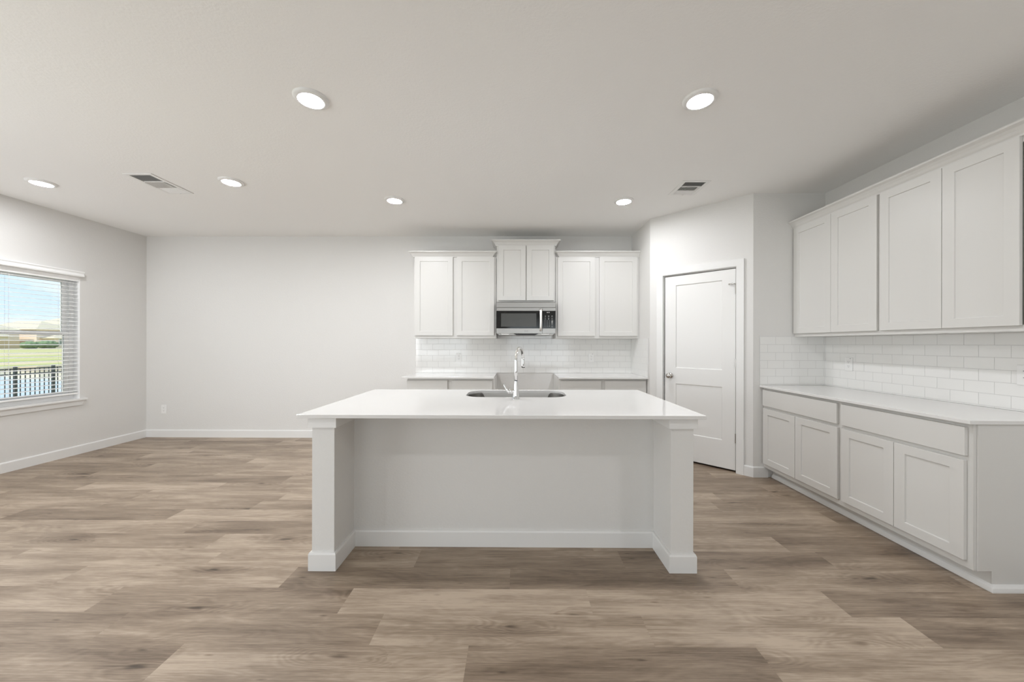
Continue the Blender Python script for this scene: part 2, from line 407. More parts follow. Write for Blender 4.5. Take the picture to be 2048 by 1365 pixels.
# unseen windows added behind the camera to go with the fill lights: frame and glass
for i, (a, b, c, d) in enumerate([(-4.3, -1.9, .7, 2.2), (-.3, 2.1, .2, 2.3)]):
    w = empty('window_%d' % (i+2), ((a+b)/2, YF-.07, c), kind='structure')
    bm = B()
    for (xa, xb, za, zb) in ((a, b, c, c+.05), (a, b, d-.05, d), (a, a+.05, c, d), (b-.05, b, c, d), ((a+b)/2-.03, (a+b)/2+.03, c, d)):
        box(bm, xa, xb, YF-.11, YF-.06, za, zb)
    obj('window_frame', bm, VINYL, w, world=True)
    bm = B(); box(bm, a+.05, b-.05, YF-.088, YF-.084, c+.05, d-.05); obj('pane', bm, GLASS, w, world=True)
w = empty('window_4', (XL-.07, .4, .02), kind='structure')  # unseen patio door, added to go with the left fill light
bm = B()
for (a, b, c, d) in ((-.8, 1.6, .02, .08), (-.8, 1.6, 2.04, 2.1), (-.8, -.74, .02, 2.1), (1.54, 1.6, .02, 2.1), (.36, .44, .02, 2.1)): box(bm, XL-.11, XL-.06, a, b, c, d)
obj('window_frame', bm, VINYL, w, world=True)
bm = B(); box(bm, XL-.088, XL-.084, -.74, 1.54, .08, 2.04); obj('pane', bm, GLASS, w, world=True)
# diagonal pantry wall with the door opening, built along t and rotated 45 degrees
DLEN = math.hypot(XP-X1, YP-YA); DROT = -math.atan2(YP-YA, XP-X1)
DO0, DO1, DOZ = .172, .908, 2.107
bm = B(); wall_with_holes(bm, 0, DLEN, 0, HC, 0, .10, [(DO0, DO1, -.01, DOZ)], 'y')
wp = S('wall_pantry', bm, WALL); wp.location = (X1, YP, 0); wp.rotation_euler = (0, 0, DROT)

# baseboards
BBH, BBT = .105, .014
PROF = [(0, 0), (BBT, 0), (BBT, BBH-.012), (BBT-.004, BBH-.003), (0, BBH)]
def baseboard(name, path, side):
    bm = B(); sweep(bm, path, PROF, side); return S(name, bm, TRIM)
baseboard('baseboard_left', [(XL, YF), (XL, YW)], 1)
baseboard('baseboard_back', [(XL+BBT, YW), (-1.3385, YW)], 1)
def dpt(t, o=0.0):   # a point on the diagonal wall, o metres out into the room
    c, s = math.cos(DROT), math.sin(DROT)
    return (X1 + t*c + o*s, YP + t*s - o*c)
baseboard('baseboard_pantry', [dpt(.9825), dpt(DLEN), (2.5015, YA)], 1)
baseboard('baseboard_right', [(XR, 1.93), (XR, YF)], 1)

# ------------------------------------------------------------------ pantry door
d1 = empty('door_1', (X1, YP, 0), DROT, kind='structure')
c_in0, c_in1, c_out0, c_out1 = .160, .913, .088, .982
bm = B()      # casing, mitred, one ring
ci = [(c_in0, 0), (c_in0, 2.116), (c_in1, 2.116), (c_in1, 0)]; co_ = [(c_out0, 0), (c_out0, 2.187), (c_out1, 2.187), (c_out1, 0)]
vi = [[bm.verts.new((p[0], y, p[1])) for p in ci] for y in (-.014, 0)]; vo = [[bm.verts.new((p[0], y, p[1])) for p in co_] for y in (-.018, 0)]
for i in range(3):
    bm.faces.new((vi[0][i], vi[0][i+1], vo[0][i+1], vo[0][i])); bm.faces.new((vi[1][i], vi[1][i+1], vo[1][i+1], vo[1][i]))
    bm.faces.new((vi[0][i], vi[0][i+1], vi[1][i+1], vi[1][i])); bm.faces.new((vo[0][i], vo[0][i+1], vo[1][i+1], vo[1][i]))
for i in (0, 3): bm.faces.new((vi[0][i], vo[0][i], vo[1][i], vi[1][i]))
obj('casing', bm, TRIM, d1, bevel=.001)
bm = B()
box(bm, DO0-.012, DO0, 0, .10, 0, DOZ); box(bm, DO1, DO1+.005, 0, .10, 0, DOZ); box(bm, DO0-.012, DO1+.005, 0, .10, DOZ-.001, DOZ+.009)
obj('jamb', bm, TRIM, d1)
ds = B(); slab(ds, .178, .9035, .022, 2.099, .010, .035, [(.300, .778, 1.049, 1.992), (.300, .778, .312, .869)], depth=.009, slope=.006)
slb = obj('door_slab', ds, DOORM, d1, bevel=.001)
bm = B(); mt = Matrix.Translation((.238, .010, .957)) @ Matrix.Rotation(PI/2, 4, 'X')
lathe(bm, [(0, 0), (.032, 0), (.032, .004), (.028, .009), (.014, .012), (.012, .030), (.016, .036), (.026, .042), (.029, .052), (.027, .062), (.018, .069), (0, .071)], mt, 40)
obj('door_knob', bm, NICKEL, slb, smooth=True, label='satin nickel round knob')
bm = B(); box(bm, .1715, .1775, .012, .034, .925, .985); obj('latch_plate', bm, DARK, slb)
for z in (1.885, 1.115, .350):
    bm = B(); cyl(bm, (.9055, .003, z-.045), (.9055, .003, z+.045), .0055, n=14); cyl(bm, (.9055, .003, z+.045), (.9055, .003, z+.05), .007, n=14)
    box(bm, .9035, .9078, .004, .030, z-.044, z+.044)
    obj('hinge', bm, NICKEL, d1, smooth=False)
bm = B(); cyl(bm, (.9055, .002, 1.934), (.9055, .002, 1.945), .008, n=14)
tube(bm, [(.9055, .000, 1.940), (.890, -.010, 1.941), (.872, -.014, 1.941)], .0035, 10); cyl(bm, (.886, -.011, 1.941), (.866, -.016, 1.941), .0075, n=14)
cyl(bm, (.866, -.016, 1.941), (.848, -.010, 1.941), .003, n=10); cyl(bm, (.848, -.010, 1.941), (.846, -.004, 1.941), .007, n=12)
obj('hinge_pin_door_stop', bm, NICKEL, d1, label='small metal door stop on the top hinge')

# ------------------------------------------------------------------ left window and blind
w1 = empty('window_1', (XL-.08, (WY0+WY1)/2, WZ0), kind='structure')
ym = (WY0+WY1)/2
bm = B(); fx0, fx1 = XL-.135, XL-.075
frame(bm, fx0, fx1, WY0, ym, WZ0, WZ1, .04, .045, .045, .04); frame(bm, fx0, fx1, ym, WY1, WZ0, WZ1, .045, .045, .045, .04)
obj('window_frame', bm, VINYL, w1, world=True)
for (a, b) in ((WY0+.04, ym-.045), (ym+.045, WY1-.045)):
    for upper in (0, 1):
        x0, x1 = (XL-.128, XL-.104) if upper else (XL-.104, XL-.080)
        z0, z1 = (1.415, WZ1-.04) if upper else (WZ0+.045, 1.452)
        bm = B()
        frame(bm, x0+.0005, x1-.0005, a+.0005, b-.0005, z0+.0005, z1-.0005, .042, .042, .04, .03 if upper else .04)
        if not upper: box(bm, x1-.0004, x1+.006, a+.05, b-.05, z1-.016, z1-.006)
        s_ = obj('sash', bm, VINYL, w1, world=True)
        bm = B(); box(bm, (x0+x1)/2-.002, (x0+x1)/2+.002, a+.04, b-.04, z0+.035, z1-.03); bm.transform(XF[w1].inverted())
        obj('pane', bm, GLASS, s_)
bm = B(); prism(bm, [(XL-.14, WY0), (XL+.001, WY0), (XL+.001, WY0-.05), (XL+.040, WY0-.05), (XL+.040, WY1+.05), (XL+.001, WY1+.05), (XL+.001, WY1), (XL-.14, WY1)], WZ0-.0195, WZ0)
obj('sill', bm, TRIM, w1, world=True, bevel=.003)
bm = B()
for (a, b, c, d) in ((WY0, WY0+.004, WZ0, WZ1), (WY1-.004, WY1, WZ0, WZ1), (WY0+.004, WY1-.004, WZ1-.004, WZ1)): box(bm, XL-.0745, XL-.001, a, b, c, d)
obj('jamb_liner', bm, VINYL, w1, world=True)
bm = B(); prism(bm, [(WY0-.04, WZ0-.021), (WY1+.04, WZ0-.021), (WY1+.008, WZ0-.078), (WY0-.008, WZ0-.078)], XL, XL+.016, 'x')
obj('apron', bm, TRIM, w1, world=True, bevel=.001)
# blind
bl = empty('window_blind', (XL-.03, ym, WZ1), label='white horizontal slat blind hung in the left wall window', cat='blind')
bm = B(); pf = [(0, 0), (.040, .004), (.043, .018), (.036, .026), (.036, .044), (.044, .052), (.044, .064), (0, .066)]
sweep(bm, [(XL+.001, WY0-.012), (XL+.001, WY1+.012)], pf, 1, 2.104); obj('valance', bm, SLAT, bl, world=True, bevel=.001)
bm = B(); box(bm, XL-.055, XL-.004, WY0+.008, WY1-.008, 2.052, 2.096); obj('headrail', bm, SLAT, bl, world=True)
bm = B(); z = 2.030; zlist = []
while z > .755:
    zlist.append(z)
    n = 4; x0, x1 = XL-.057, XL-.007
    V = []
    for i in range(n+1):
        u = i/n; x = x0+(x1-x0)*u; arch = .0035*(1-(2*u-1)**2) + (u-.5)*-.004
        V.append((x, z+arch))
    for i in range(n):
        (xa, za), (xb, zb) = V[i], V[i+1]
        q = [bm.verts.new(p) for p in ((xa, WY0+.010, za), (xb, WY0+.010, zb), (xb, WY1-.010, zb), (xa, WY1-.010, za))]
        q2 = [bm.verts.new(p) for p in ((xa, WY0+.010, za-.0022), (xb, WY0+.010, zb-.0022), (xb, WY1-.010, zb-.0022), (xa, WY1-.010, za-.0022))]
        bm.faces.new(q); bm.faces.new(q2[::-1])
        for k in range(4): bm.faces.new((q[k], q[(k+1) % 4], q2[(k+1) % 4], q2[k]))
    z -= .0455
bmesh.ops.remove_doubles(bm, verts=bm.verts, dist=1e-5)
obj('slats', bm, SLAT, bl, world=True)
bm = B(); box(bm, XL-.058, XL-.006, WY0+.010, WY1-.010, .716, .734); obj('bottom_rail', bm, SLAT, bl, world=True, bevel=.002)
for yy in (WY1-.16, WY1-.60, ym-.2, WY0+.16):
    bm = B()
    for xx in (XL-.056, XL-.008): cyl(bm, (xx, yy, .70), (xx, yy, 2.06), .0008, n=6)
    cyl(bm, (XL-.032, yy+.012, .70), (XL-.032, yy+.012, 2.06), .0009, n=6)
    obj('ladder_cord', bm, PLASTIC, bl, world=True)

# ------------------------------------------------------------------ cabinets (local frame: x along the front, face toward -y)
CROWN = [(0, 0), (.012, 0), (.014, .010), (.022, .020), (.030, .034), (.043, .049), (.058, .057), (.062, .060), (.062, .071), (0, .071)]
TD = .019
def shaker(bm, x0, x1, z0, z1, st=.065):
    slab(bm, x0, x1, z0, z1, 0, TD, [(x0+st, x1-st, z0+st-.008, z1-st+.008)], depth=.008, slope=.002)
def cabinet(name, loc, rz, w, depth, z0, z1, doors, drawers, label, cat='cabinet', crown=None, toe=None, group=None, endcap=None):
    """doors/drawers: x0,x1,z0,z1 in local x; local y=0 is the door face, TD the face frame"""
    r = empty(name, loc, rz, label, cat, group)
    bm = B(); box(bm, 0, w, TD+.001+.018, TD+depth, z0, z1)
    obj('carcass', bm, CAB, r, bevel=.001)
    bm = B()      # face frame: stiles and rails round the openings
    g = .035
    box(bm, 0, w, TD+.001, TD+.019, z1-g, z1); box(bm, 0, w, TD+.001, TD+.019, z0, z0+g)
    box(bm, 0, g, TD+.001, TD+.019, z0+g, z1-g); box(bm, w-g, w, TD+.001, TD+.019, z0+g, z1-g)
    if len(doors) == 2:
        mx_ = (doors[0][1]+doors[1][0])/2
        box(bm, mx_-.03, mx_+.03, TD+.001, TD+.019, z0+g, z1-g)
    if drawers: box(bm, g, w-g, TD+.0012, TD+.019, .685, .722)
    obj('face_frame', bm, CAB, r)
    for d in doors:
        bm = B(); shaker(bm, *d); obj('door', bm, CAB, r, bevel=.0012)
    for d in drawers:
        bm = B(); slab(bm, d[0], d[1], d[2], d[3], 0, TD); obj('drawer_front', bm, CAB, r, bevel=.0015)
    if crown:
        bm = B(); sweep(bm, crown[0], CROWN, crown[2] if len(crown) > 2 else 1, crown[1]); obj('crown_molding', bm, CAB, r)
    if toe is not None:
        bm = B(); box(bm, 0, w, TD+.092, TD+.104, 0, z0); obj('toe_kick', bm, CAB, r)
    return r
UY = 4.748; UD = YW-UY-TD-.001
# back wall uppers
uz0, uz1 = 1.392, 2.458
xl0, xl1 = -1.336, -.2575
w_ = xl1-xl0
cabinet('wall_cabinet', (xl0, UY, 0), 0, w_, UD, uz0, uz1,
        [(.016, .512, 1.4275, 2.456), (.565, 1.055, 1.4275, 2.456)], [],
        'white two-door shaker wall cabinet left of the microwave, with crown molding',
        crown=([(0, UD+TD), (0, TD), (w_-.056, TD), (w_-.056, TD+.012)], 2.455, 1), group=None)
xc0, xc1 = -.2513, .5185; w_ = xc1-xc0
cabinet('wall_cabinet', (xc0, UY, 0), 0, w_, UD, 1.869, 2.608,
        [(.0235, .3812, 1.8885, 2.606), (.3925, .7498, 1.8885, 2.606)], [],
        'short raised white two-door wall cabinet directly above the microwave', 
        crown=([(0, UD+TD), (0, TD), (w_, TD), (w_, UD+TD)], 2.603, 1))
xr0, xr1 = .5247, 1.6125; w_ = xr1-xr0
cabinet('wall_cabinet', (xr0, UY, 0), 0, w_, UD, uz0, uz1,
        [(.0245, .510, 1.4235, 2.453), (.569, 1.061, 1.4235, 2.453)], [],
        'white two-door shaker wall cabinet between the microwave and the pantry corner',
        crown=([(.056, TD+.012), (.056, TD), (w_, TD)], 2.455, 1))
# right wall uppers: local x runs toward the camera
UX = 2.746
def yl(y, base): return base-y
b1 = 3.6255
cabinet('wall_cabinet', (UX, b1, 0), -PI/2, b1-2.772, XR-UX-TD-.001, 1.395, 2.462,
        [(b1-3.613, b1-3.190, 1.4255, 2.460), (b1-3.1875, b1-2.785, 1.4255, 2.460)], [],
        'white two-door wall cabinet on the right wall, the far one beside the grey corner',
        crown=([(0, TD), (b1-2.772, TD)], 2.459, 1))
b2 = 2.7715
cabinet('wall_cabinet', (UX, b2, 0), -PI/2, b2-1.955, XR-UX-TD-.001, 1.395, 2.462,
        [(b2-2.763, b2-2.364, 1.4255, 2.460), (b2-2.361, b2-2.001, 1.4255, 2.460)], [],
        'white two-door wall cabinet on the right wall, the near one at the photo edge',
        crown=([(0, TD), (b2-1.955, TD), (b2-1.955, XR-UX)], 2.459, 1))

# back wall base cabinets
BY = 4.463; BD = YW-BY-TD-.001
bz0, bz1 = .105, .893
for (x0, x1, ds_, lab) in ((-1.3385, -.2555, ((.0, .5), (.553, 1.051)), 'white base cabinet under the back counter, left of the range gap'),
                           (.5295, 1.6115, ((.022, .521), (.567, 1.0685)), 'white base cabinet under the back counter, right of the range gap')):
    cabinet('base_cabinet', (x0, BY, 0), 0, x1-x0, BD, bz0, bz1,
            [(a+.001, b, .148, .690) for a, b in ds_], [(a+.001, b, .715, .868) for a, b in ds_], lab, toe=1)
# right wall base cabinets
BX = 2.441; YE = 1.970
for (ya, yb, dr, dd, lab) in ((3.6255, 2.7575, (3.608, 2.780), ((3.603, 3.195), (3.190, 2.775)), 'white base cabinet with one wide drawer front, far end of the right counter'),
                              (2.7570, YE, (2.746, 1.992), ((2.743, 2.364), (2.361, 1.996)), 'white base cabinet with one wide drawer front, near end of the right counter')):
    r = cabinet('base_cabinet', (BX, ya, 0), -PI/2, ya-yb, XR-BX-TD-.001, bz0, bz1,
            [(ya-a, ya-b, .146, .690) for a, b in dd], [(ya-dr[0], ya-dr[1], .715, .872)], lab, toe=1)
    if yb == YE:
        w_ = ya-yb
        bm = B(); prism(bm, [(TD+.019, bz0), (TD+.019, bz1), (XR-BX-.001, bz1), (XR-BX-.001, 0), (TD+.092, 0), (TD+.092, bz0)], w_+.0005, w_+.006, 'x')
        obj('end_panel', bm, CAB, r)
bm = B(); SH = [(0, 0), (.019, 0), (.019, .008), (.016, .022), (.009, .032), (0, .036)]
sweep(bm, [(BX+TD+.092, YA-BBT-.001), (BX+TD+.092, YE-.0065), (XR-.001, YE-.0065)], SH, 1)
tag(obj('shoe_molding', bm, TRIM), 'white quarter-round molding along the floor under the right base cabinets', 'molding')

# ------------------------------------------------------------------ countertops
def counter(x0, x1, y0, y1, lab, z0=.8935, z1=.914):
    bm = B(); box(bm, x0, x1, y0, y1, z0, z1); o = obj('countertop', bm, QUARTZ, bevel=.002); tag(o, lab, 'countertop'); return o
counter(-1.396, -.262, YW-.65, YW-.0005, 'white quartz countertop on the back wall, left of the range gap')
counter(.5245, X1-.0005, YW-.65, YW-.0005, 'white quartz countertop on the back wall, right of the range gap')
counter(2.4226, XR-.0005, 1.953, YA-.0005, 'long white quartz countertop on the right wall cabinets')

# ------------------------------------------------------------------ tile backsplashes
def tiles(bm, bg_, u0, u1, z0, z1, place, pu=.158, pz=.0785, uj=0.0, ztop=1.317, parity=0, th=.008):
    """running-bond tiles in the (u,z) plane; place(u,z,out)->xyz"""
    g = .0024
    def quadbox(b, a0, a1, c0, c1, o0, o1, bev=0.0):
        e = bev
        pts = [(a0, c0, o0), (a1, c0, o0), (a1, c1, o0), (a0, c1, o0), (a0+e, c0+e, o1), (a1-e, c0+e, o1), (a1-e, c1-e, o1), (a0+e, c1-e, o1)]
        v = [b.verts.new(place(*p)) for p in pts]
        b.faces.new(v[4:])
        b.faces.new(v[:4][::-1])
        for i in range(4): b.faces.new((v[i], v[(i+1) % 4], v[4+(i+1) % 4], v[4+i]))
    quadbox(bg_, u0, u1, z0, z1, .0005, th-.0010)
    zs = [z0]; z = ztop - pz*math.floor((ztop-z0-.004)/pz)
    while z < z1-.004: zs.append(z); z += pz
    zs.append(z1)
    for i, (c0, c1) in enumerate(zip(zs, zs[1:])):
        k = round((c0-ztop)/pz) if i else round((zs[1]-ztop)/pz)-1
        off = uj + (pu/2 if (k+parity) % 2 else 0)
        u = off + math.floor((u0-off)/pu)*pu
        while u < u1:
            a0, a1 = max(u, u0), min(u+pu, u1)
            if a1-a0 > .006: quadbox(bm, a0+g/2 if a0 > u0 else a0, a1-g/2, c0+g/2, c1-g/2, .001, th, .0005)
            u += pu
bs = empty('tile_backsplash', (.1, YW-.004, .914), label='white subway tile backsplash on the back wall and pantry side wall', cat='backsplash')
bm = B(); bg_ = B()
tiles(bm, bg_, -1.3966, X1-.0010, .9145, 1.3915, lambda u, z, o: (u, YW-o, z), pz=.081, uj=-1.0789, parity=0)
tiles(bm, bg_, -.2505, .5185, 1.3917, 1.45, lambda u, z, o: (u, YW-o, z), pz=.081, uj=-1.0789, ztop=1.317, parity=0)
tiles(bm, bg_, -(YW-.0085), -4.422, .9145, 1.3915, lambda u, z, o: (X1-o, -u, z), pz=.081, uj=-4.50, parity=1)
obj('tiles', bm, CERAM, bs, world=True); obj('grout', bg_, GROUT, bs, world=True)
bs = empty('tile_backsplash', (XR-.004, 2.8, .914), label='white subway tile backsplash around the corner above the right counter', cat='backsplash')
bm = B(); bg_ = B()
tiles(bm, bg_, 2.4226, XR-.0010, .9145, 1.402, lambda u, z, o: (u, YA-o, z), uj=2.578, parity=0)
tiles(bm, bg_, -(YA-.0085), -1.955, .9145, 1.3945, lambda u, z, o: (XR-o, -u, z), uj=-2.5038, parity=0)
obj('tiles', bm, CERAM, bs, world=True); obj('grout', bg_, GROUT, bs, world=True)

# ------------------------------------------------------------------ microwave
mw = empty('microwave', (.132, 4.873, 1.432), label='stainless over-the-range microwave with black glass door and curved bar handle', cat='microwave')
mx0, mx1, my = -.2465, .5115, 4.673
bm = B(); box(bm, mx0+.004, mx1-.004, my+.03, YW-.01, 1.452, 1.8535); obj('housing', bm, STEEL, mw, world=True)
bm = B(); box(bm, mx0, mx1, my, my+.03, 1.789, 1.8535); obj('top_vent_panel', bm, STEEL, mw, world=True, bevel=.002)
dsx = .343
bm = B(); box(bm, mx0, dsx, my, my+.029, 1.453, 1.7865); md_ = obj('door', bm, STEEL, mw, world=True, bevel=.002)
def child(bm, root, parent, name, m, **kw):
    bm.transform(XF[root].inverted()); return obj(name, bm, m, parent, **kw)
bm = B(); box(bm, mx0-.0005, dsx, my-.0025, my-.0002, 1.518, 1.745); child(bm, mw, md_, 'door_glass', BLACKG, bevel=.0008)
bm = B(); box(bm, -.188, .265, my-.0034, my-.0027, 1.542, 1.711); child(bm, mw, md_, 'door_window', GREYG)
bm = B(); pts = []; rad = []
for i in range(13):
    u = i/12; zz = 1.483+(1.772-1.483)*u; pts.append((.322, my-.012-.030*math.sin(PI*u)**.5, zz))
W2 = .0165
rows = []
for p in pts:
    rows.append([bm.verts.new((p[0]+dx, p[1]+dy, p[2])) for dx, dy in ((-W2, .004), (-W2*.8, -.004), (0, -.007), (W2*.8, -.004), (W2, .004), (0, .006))])
for a, b in zip(rows, rows[1:]):
    for k in range(6): bm.faces.new((a[k], a[(k+1) % 6], b[(k+1) % 6], b[k]))
bm.faces.new(rows[0]); bm.faces.new(rows[-1][::-1])
child(bm, mw, md_, 'handle', mat('bright_brushed_steel', (.86, .85, .83), .38, metal=1.0), smooth=True)
bm = B(); box(bm, dsx+.0015, mx1, my, my+.029, 1.453, 1.7865); obj('control_side', bm, STEEL, mw, world=True, bevel=.002)
bm = B(); box(bm, dsx+.0015, mx1+.0005, my-.0025, my-.0002, 1.518, 1.745); cp = obj('control_panel', bm, BLACKG, mw, world=True, bevel=.0008)
bm = B()
fy0, fy1 = my-.0032, my-.0026
for i in range(5):
    for j, xk in enumerate((.3765, .405, .433)): bm = B(); box(bm, xk-.0035, xk+.0035, fy0, fy1, 1.618-.018*i-.003, 1.618-.018*i+.003); child(bm, mw, cp, 'key', LEGEND)
for i, zz in enumerate((1.681, 1.668, 1.648, 1.636)):
    for xk in (.381, .4235, .467): bm = B(); box(bm, xk-.007, xk+.007, fy0, fy1, zz-.0022, zz+.0022); child(bm, mw, cp, 'key', LEGEND)
for zz, hz in ((1.612, .008), (1.590, .008), (1.565, .003), (1.540, .003)): bm = B(); box(bm, .459, .478, fy0, fy1, zz-hz, zz+hz); child(bm, mw, cp, 'key', LEGEND)
bm = B()
for xk in (.402, .411, .424, .433): box(bm, xk-.0025, xk+.0025, fy0, fy1, 1.719, 1.729)
child(bm, mw, cp, 'clock_digits', PLASTIC)
bm = B(); mt = Matrix.Translation((.121, my-.0003, 1.4855)) @ Matrix.Rotation(PI/2, 4, 'X')
lathe(bm, [(.0082, 0), (.0082, .0006), (.0066, .0006), (.0066, 0)], mt, 28)
box(bm, .1185, .1197, my-.0009, my-.0003, 1.482, 1.4895); box(bm, .1185, .1228, my-.0009, my-.0003, 1.482, 1.4832); box(bm, .1245, .126, my-.0009, my-.0003, 1.4845, 1.4858)
child(bm, mw, md_, 'logo_emblem', SLOT)
tx = bpy.data.curves.new('logo_text', 'FONT'); tx.body = 'LG'; tx.size = .0205; tx.extrude = .0003; tx.materials.append(SLOT)
to = bpy.data.objects.new('logo_curve', tx); COL.objects.link(to)
tm = bpy.data.meshes.new_from_object(to); bpy.data.objects.remove(to)
tm.transform(XF[mw].inverted() @ (Matrix.Translation((.1335, my-.0006, 1.4785)) @ Matrix.Rotation(PI/2, 4, 'X')))
to = bpy.data.objects.new('logo_text', tm); COL.objects.link(to); to.parent = md_
bm = B()     # underside pan with grease filter and lamp lenses
prism(bm, [(mx0+.01, 1.452), (mx1-.01, 1.452), (mx1-.03, 1.436), (mx0+.03, 1.436)], my+.02, YW-.02, 'y'); obj('underside', bm, STEEL, mw, world=True)
bm = B(); prism(bm, [(-.030, 1.4515), (.295, 1.4515), (.250, 1.432), (.012, 1.432)], my+.005, my+.10, 'y'); obj('intake_louver', bm, DARK, mw, world=True, bevel=.001)
for xa in (-.190, .325):
    bm = B(); prism(bm, [(xa, 1.4515), (xa+.115, 1.4515), (xa+.095, 1.436), (xa+.01, 1.436)], my+.006, my+.06, 'y'); obj('lamp_cover', bm, PLASTIC, mw, world=True, bevel=.002)

# ------------------------------------------------------------------ outlets
def outlet(loc, rz, lab, screw=True):
    r = empty('wall_outlet', loc, rz, lab, 'outlet')
    bm = B(); slab(bm, -.038, .038, -.061, .061, -.006, .0055); pl = obj('cover_plate', bm, PLASTIC, r, bevel=.002)
    for z in (.020, -.020):
        bm = B(); prism(bm, [(.0165*math.cos(2*PI*i/24), max(-.0135, min(.0135, .0165*math.sin(2*PI*i/24)))+z) for i in range(24)], -.0078, -.0055, 'y')
        rc = obj('receptacle', bm, PLASTIC, r, bevel=.0005)
        bm = B()
        for xs in (-.0065, .0065): box(bm, xs-.0011, xs+.0011, -.0083, -.0077, z+.0005, z+.0085)
        cyl(bm, (0, -.0083, z-.0065), (0, -.0077, z-.0065), .0025, n=12)
        obj('slots', bm, SLOT, rc)
    if screw:
        bm = B(); box(bm, .010, .024, -.0068, -.0058, .050, .0535); obj('label_mark', bm, SLOT, r)
    return r
outlet((-4.940, YW-.0005, .392), 0, 'white outlet low on the bare back wall near the left corner', screw=False)
outlet((-.792, YW-.0085, 1.128), 0, 'white outlet in the tile left of the faucet')
outlet((1.052, YW-.0085, 1.128), 0, 'white outlet in the tile between the microwave and the pantry door')
outlet((XR-.0085, 3.356, 1.138), -PI/2, 'white outlet in the right wall tile near the corner')
outlet((XR-.0085, 2.200, 1.137), -PI/2, 'white outlet in the right wall tile cut by the right photo edge')

# ------------------------------------------------------------------ island
isl = empty('kitchen_island', (-.078, 2.75, 0), label='kitchen island with grey textured panel, square end posts and white trim', cat='island')
ix0, ix1, ip, iF, iB_ = -1.187, 1.031, 2.370, 2.111, 3.17
pl1, pr0 = -1.0555, .9015
bm = B()
prism(bm, [(ix0, iF), (pl1, iF), (pl1, ip), (pr0, ip), (pr0, iF), (ix1, iF), (ix1, 2.50), (ix0, 2.50)], 0, .8932)
obj('knee_wall', bm, WALL, isl, world=True, bevel=.002, label='grey orange-peel textured panel and posts')
outl = [(ix0, 2.50), (ix0, iF), (pl1, iF), (pl1, ip), (pr0, ip), (pr0, iF), (ix1, iF), (ix1, 2.50)]
bm = B(); sweep(bm, outl, [(.0002, 0), (.0145, 0), (.0145, .094), (.0105, .104), (.0002, .105)], 1)
obj('baseboard', bm, TRIM, isl, world=True)
for path in (outl[:4], outl[4:]):
    bm = B(); sweep(bm, path, [(.0002, .832), (.0165, .832), (.0165, .893), (.0002, .893)], 1)
    obj('post_cap_trim', bm, TRIM, isl, world=True)
bm = B(); box(bm, ix0, ix1, 2.501, iB_, .10, .8932); box(bm, ix0, ix1, 2.501, iB_-.07, 0, .10)
s0, s1, t0, t1 = -.42, .43, 2.74, 3.15
bm.free(); bm = B()
for (a, b, c, d, e, g) in ((ix0, -.43, 2.501, iB_, .10, .8932), (.44, ix1, 2.501, iB_, .10, .8932), (-.43, .44, 2.501, 2.52, .10, .8932), (-.43, .44, 3.155, iB_, .10, .8932), (-.43, .44, 2.52, 3.155, .10, .13), (ix0, ix1, 2.501, iB_-.07, 0, .10)):
    box(bm, a, b, c, d, e, g)
obj('cabinet_body', bm, CAB, isl, world=True)
for k in range(4):
    wdt = (ix1-ix0)/4; a = ix0+k*wdt+.012; b = a+wdt-.024
    bm = B(); slab(bm, -b, -a, .14, .87, 0, TD, [(-b+.065, -a-.065, .20, .81)]); bm.transform(Matrix.Rotation(PI, 4, 'Z')); bm.transform(Matrix.Translation((0, iB_+TD+.001, 0)))
    obj('door', bm, CAB, isl, world=True, bevel=.001)

# island countertop with rounded sink cut-out
def rrect(x0, x1, y0, y1, r, n=10):
    pts = []
    for cx, cy_, a0 in ((x1-r, y0+r, -PI/2), (x1-r, y1-r, 0), (x0+r, y1-r, PI/2), (x0+r, y0+r, PI)):
        for i in range(n+1): a = a0+PI/2*i/n; pts.append((cx+r*math.cos(a), cy_+r*math.sin(a)))
    return pts
SX0, SX1, SY0, SY1 = -.392, .402, 2.765, 3.158
def ring_plate(bm, outer, inner, z0, z1):
    """outer rectangle split into a fan around the inner loop"""
    n = len(inner)
    def proj(p):
        cx, cy_ = (SX0+SX1)/2, (SY0+SY1)/2
        return p
    for z in (z0, z1):
        ov = [bm.verts.new((*p, z)) for p in outer]; iv = [bm.verts.new((*p, z)) for p in inner]
        edges = [bm.edges.new((ov[i], ov[(i+1) % len(ov)])) for i in range(len(ov))] + [bm.edges.new((iv[i], iv[(i+1) % n])) for i in range(n)]
        bmesh.ops.triangle_fill(bm, use_beauty=True, use_dissolve=False, edges=edges)
        if z == z0: o0, i0 = ov, iv
        else: o1, i1 = ov, iv
    for a, b in ((o0, o1), (i0, i1)):
        for i in range(len(a)): bm.faces.new((a[i], a[(i+1) % len(a)], b[(i+1) % len(a)], b[i]))
ICX0, ICX1, ICY0, ICY1 = -1.2493, 1.0813, 2.0628, 3.2192
bm = B(); ring_plate(bm, [(ICX0, ICY0), (ICX1, ICY0), (ICX1, ICY1), (ICX0, ICY1)], rrect(SX0, SX1, SY0, SY1, .13), .8935, .914)
tag(obj('countertop', bm, QUARTZ, bevel=.0015), 'large white quartz countertop of the island with a rounded sink cut-out', 'countertop')
